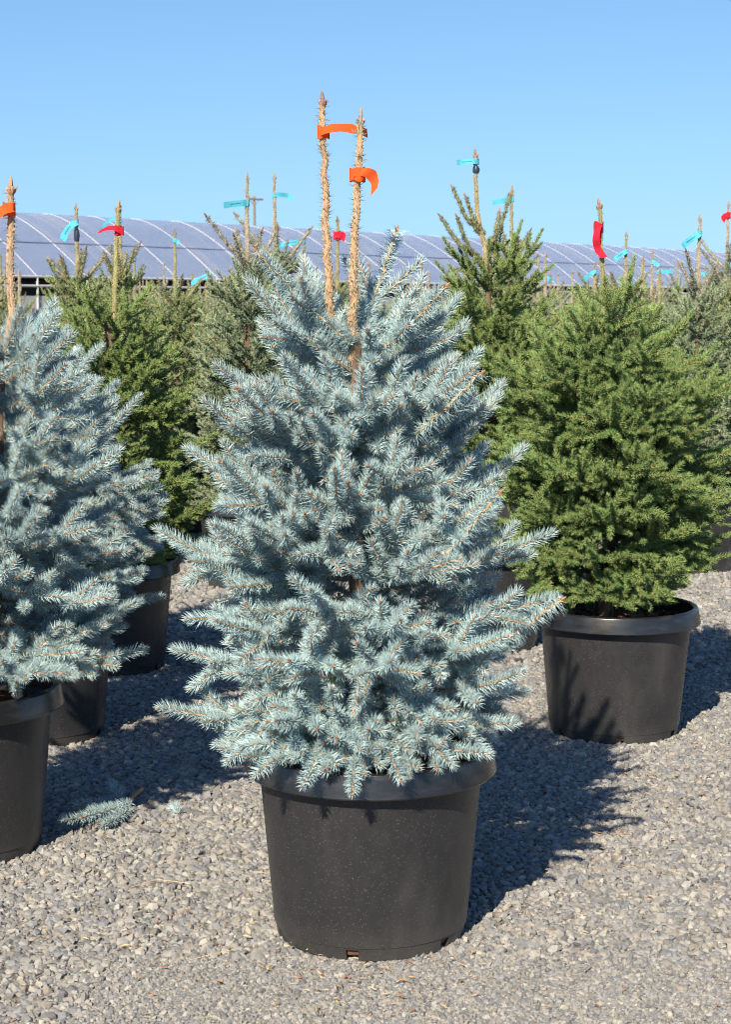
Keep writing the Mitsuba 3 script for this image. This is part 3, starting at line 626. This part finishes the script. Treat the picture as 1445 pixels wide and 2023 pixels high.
# ------------------------------------------------------------------ tapes and tags tied to the tips
def tag(name, label, cat, at, end, width, mat, loop_r=.012, loop_h=None, curl=.15, sag=0.0, group=None, face=(0, -1, 0), mark=False, taper=1.0, loop=True):
    """A band round the stem at AT and a tail from there to END, bent by curl (sideways) and sag."""
    k = thing(name, label, cat, group)
    at, end = np.array(at, float), np.array(end, float)
    if loop:
        h = (loop_h or width) / 2; n = 14; v = []
        for i in range(n):
            a = 2 * np.pi * i / n; wob = 1 + .18 * math.sin(3 * a + at[0] * 40)
            for z in (-h, h * (1 + .15 * math.sin(2 * a))): v.append(at + [loop_r * wob * math.cos(a), loop_r * wob * math.sin(a), z * wob])
        f = [(2 * i, 2 * ((i + 1) % n), 2 * ((i + 1) % n) + 1, 2 * i + 1) for i in range(n)]
        part(k, 'band', mikit.ply((np.array(v), np.array(f)), mat, smooth=True))
    d = end - at; L = np.linalg.norm(d); D = d / L; F = unit(np.array(face) - D * (np.array(face) @ D)); U = np.cross(F, D)
    if abs(U[2]) > .05 and U[2] < 0: U = -U
    start = at + F * loop_r * .9
    n = 15; t = np.linspace(0, 1, n); P = start + t[:, None] * (end - start) + (np.sin(np.pi * t) * curl * L)[:, None] * U + (np.sin(2 * np.pi * t) * .10 * L)[:, None] * F - (t * t * sag * L)[:, None] * [0, 0, 1]
    tw = .35 * np.sin(2.2 * t + at[0] * 9)
    W = (width / 2) * (1 + (taper - 1) * t) * (1 + .06 * np.sin(17 * t + at[0] * 31))
    P = P + (np.sin(11 * t + at[0] * 50) * .028 * L * t)[:, None] * F
    side = U * np.cos(tw)[:, None] + F * np.sin(tw)[:, None]
    v = np.concatenate([P - side * W[:, None], P + side * W[:, None]])
    f = [(i, i + 1, n + i + 1, n + i) for i in range(n - 1)]
    part(k, 'tail', mikit.ply((v, np.array(f)), mat, smooth=True))
    if mark:                                                               # the faint line of small print along the tag
        w2 = W * .16; o = F * .0012
        q = slice(4, 11); v = np.concatenate([(P + o - side * w2[:, None])[q], (P + o + side * w2[:, None])[q]]); c = 7
        part(k, 'print_line', mikit.ply((v, np.array([(i, i + 1, c + i + 1, c + i) for i in range(c - 1)])), 'ink_material'))
    return k
tag('flagging_tape', 'orange tape reaching from the taller left leader to the right leader', 'tape', (-.103, 4.36, 1.962), (.004, 4.31, 1.956), .020, 'orange_film', .014, .028, .10, taper=1.05)
tag('flagging_tape', 'orange tape knotted round the right leader with a short curled tail', 'tape', (-.018, 4.29, 1.857), (.020, 4.27, 1.816), .027, 'orange_film', .018, .030, .38)
tag('flagging_tape', 'orange tape on the leader of the left blue spruce at the edge', 'tape', (-.987, 4.98, 1.812), (-1.065, 4.93, 1.745), .031, 'orange_film', .017, .036, .08)
tag('flagging_tape', 'dark red tape with a pointed tail streaming left', 'tape', (-1.030, 7.5, 1.857), (-1.115, 7.47, 1.846), .030, 'red_film', .017, .036, .16, taper=.25)
tag('flagging_tape', 'bright red tape hanging down from the leader of the round green spruce', 'tape', (.825, 6.36, 1.821), (.846, 6.33, 1.715), .026, 'red_film', .017, .036, -.16)
tag('flagging_tape', 'small red tape between the two bare tan leaders', 'tape', (-.179, 11.409, 1.985), (-.13, 11.39, 1.965), .05, 'red_film', .022, .05, .2)
tag('flagging_tape', 'small dull red tape near the top right edge of the trees', 'tape', (2.682, 13.261, 2.205), (2.64, 13.24, 2.16), .045, 'red_film', .018, .04, .2)
CY = [('cyan tag slanting down left from the leftmost bare tip', 0, (-.075, -.095), -.10, .040, .1, True),
      ('pale cyan tag curving away left above the dark red tape', 1, (-.11, -.06), -.115, .020, .25, False),
      ('cyan wrap on the small tip right of the dark red tape', 2, (-.04, -.05), -.09, .035, .2, False),
      ('cyan band low on the tip of the fan-topped olive spruce', 3, (.03, -.02), -.07, .03, .1, False),
      ('cyan tag sticking out level to the left beside the utility pole', 4, (-.125, -.012), -.155, .034, .02, True),
      ('pale cyan tag streaming right from the tall tip by the utility pole', 5, (.12, -.02), -.125, .026, .08, False),
      ('long pale cyan tag lying level left of the taller tan leader', 6, (-.19, -.03), -.04, .034, .05, True),
      ('small cyan tag in the gap of the candelabra top', 8, (-.115, -.02), -.075, .030, .02, False),
      ('cyan tag slanting down left, just right of the bright red tape', 9, (-.085, -.065), -.13, .036, .05, True),
      ('tiny cyan wrap on a far tip near the right side', 10, (.05, -.03), -.10, .035, .1, False),
      ('cyan tag slanting down left at the tall thin tip on the right', 11, (-.10, -.075), -.105, .036, .05, True),
      ('cyan tag at the right edge, under the small red tape', 12, (.06, -.02), -.47, .04, .05, False),
      ('cyan tag slanting left of the red taped leader', 13, (-.10, -.075), -.07, .034, .05, False),
      ('level cyan tag on a far tip left of the tall thin one', 14, (.13, .005), -.06, .036, .03, False),
      ('short cyan tag on a far tip near the right edge', 15, (-.10, .01), -.07, .036, .03, False),
      ('cyan tag low on a far tip right of the candelabra-topped tree', 16, (-.10, .05), -.07, .04, .05, False),
      ('bright cyan tag pointing up right, left of the grey spruce', 17, (.19, .085), -.10, .05, .05, True)]
for lab, i, (dx, dz), dzt, w, curl, mark in CY:
    _, x, y, H, _ = NAMED[i]
    tag('plant_tag', lab, 'tag', (x, y, H + dzt), (x + dx, y - .03, H + dzt + dz), w, 'cyan_film', .013, w * .8, curl, mark=mark)
tag('plant_tag', 'cyan tag level on the tip of the candelabra-topped spruce', 'tag', (.490, 7.98, 2.178), (.405, 7.95, 2.172), .024, 'cyan_film', .012, .024, .02, mark=True)
plain('dark_tape_material', (.02, .03, .06), .4)
def wrap(label, x, y, z0, z1, r0):
    k = thing('dark_tape', label, 'tape'); v, f = tube([(x, y, z0), (x + .002, y, (z0 + z1) / 2), (x, y, z1)], [r0, r0 * 1.25, r0 * .9], 10)
    scene[k] = mikit.ply((v, f), 'dark_tape_material', smooth=50)
wrap('dark blue tape wrapped under the cyan tag of the candelabra-topped spruce', .4895, 7.98, 2.128, 2.158, .0135)
wrap('dark blue tape on the leftmost bare tip under its cyan tag', -1.609, 9.97, 1.90, 1.965, .0135)

# ------------------------------------------------------------------ bits on the ground
def fallen(label, key_pts, stick, seed, n_side):
    k = thing('fallen_twig', label, 'twig'); r = np.random.default_rng(seed)
    if stick:
        v, f = tube(stick, [.0045, .0055, .006], 7); m = MB(); m.add(v, f, (.40, .22, .12)); part(k, 'stick', m.ply('foliage_material'))
    for p, q in key_pts:
        p, q = np.array(p, float), np.array(q, float); s = MB(); add_shoot(s, BLUE, r, p, q - p, np.linalg.norm(q - p), 0, .95)
        v = s.v
        part(k, 'shoot', s.ply('foliage_material'))
fallen('broken blue spruce twig lying on the gravel beside the left pot', [((-0.735, 5.26, .03), (-0.885, 5.02, .03)), ((-0.715, 5.27, .04), (-0.825, 5.02, .06)), ((-0.765, 5.30, .03), (-0.865, 5.16, .06)), ((-0.755, 5.25, .035), (-0.815, 5.08, .055)), ((-0.715, 5.23, .03), (-0.775, 5.06, .025)), ((-0.755, 5.34, .03), (-0.795, 5.40, .06))],
       [(-0.755, 5.28, .028), (-0.725, 5.34, .034), (-0.700, 5.41, .045)], 71, 0)
fallen('tiny blue spruce sprig lying alone on the gravel left of the central pot', [((-.57, 5.25, .012), (-.59, 5.29, .02))], None, 72, 0)
rl3 = np.random.default_rng(33); m = MB()
for i in range(420):
    if rl3.random() < .45: c = np.array([[-.12, 3.98], [.55, 5.0], [-.5, 4.2], [.9, 5.5], [.1, 3.85]][rl3.integers(5)]) + rl3.normal(0, .13, 2)
    else: y = rl3.uniform(3.6, 7); c = np.array([rl3.uniform(-1, 1) * (.21 * y + .2), y])
    a = rl3.uniform(0, 6.28); L = rl3.uniform(.008, .028); w = rl3.uniform(.0008, .0028); z = rl3.uniform(.010, .016)
    d = np.array([math.cos(a), math.sin(a), rl3.uniform(-.15, .15)]) * L / 2; s = np.array([-math.sin(a), math.cos(a), 0]) * w; o = np.array([*c, z])
    col = [(.34, .16, .08), (.42, .28, .14), (.26, .12, .07), (.48, .38, .22)][rl3.integers(4)]
    m.add([o - d - s, o + d - s * .6, o + d + s * .6, o - d + s, o + [0, 0, w]], [[0, 1, 4], [1, 2, 4], [2, 3, 4], [3, 0, 4]], col)
scene['needle_litter'] = m.ply('stone_material')
labels['needle_litter'] = {'label': 'reddish brown dry needles and bark bits scattered on the gravel', 'category': 'litter', 'kind': 'stuff'}
for i, (pts, lab) in enumerate([([(-.62, 4.55, .018), (-.56, 4.60, .022), (-.47, 4.58, .017)], 'pale dry straw lying on the gravel left of the central pot'),
                                ([(-.42, 4.02, .017), (-.37, 4.05, .02), (-.31, 4.10, .016)], 'dry orange straw lying on the gravel in the foreground')]):
    k = thing('straw', lab, 'straw'); v, f = tube(pts, .0008, 5); mm = MB(); mm.add(v, f, (.55, .42, .25)); scene[k] = mm.ply('foliage_material')
s = MB(); add_shoot(s, BLUE, rl3, np.array((-.072, 4.05, .67)), np.array((.0, -.6, .8)), .06, 0)
c = s.c[0] * [1.0, .80, .28]; s.c[0] = c
k = part(main, 'shoot', s.ply('foliage_material')); labels[k] = {'label': 'yellowed shoot'}
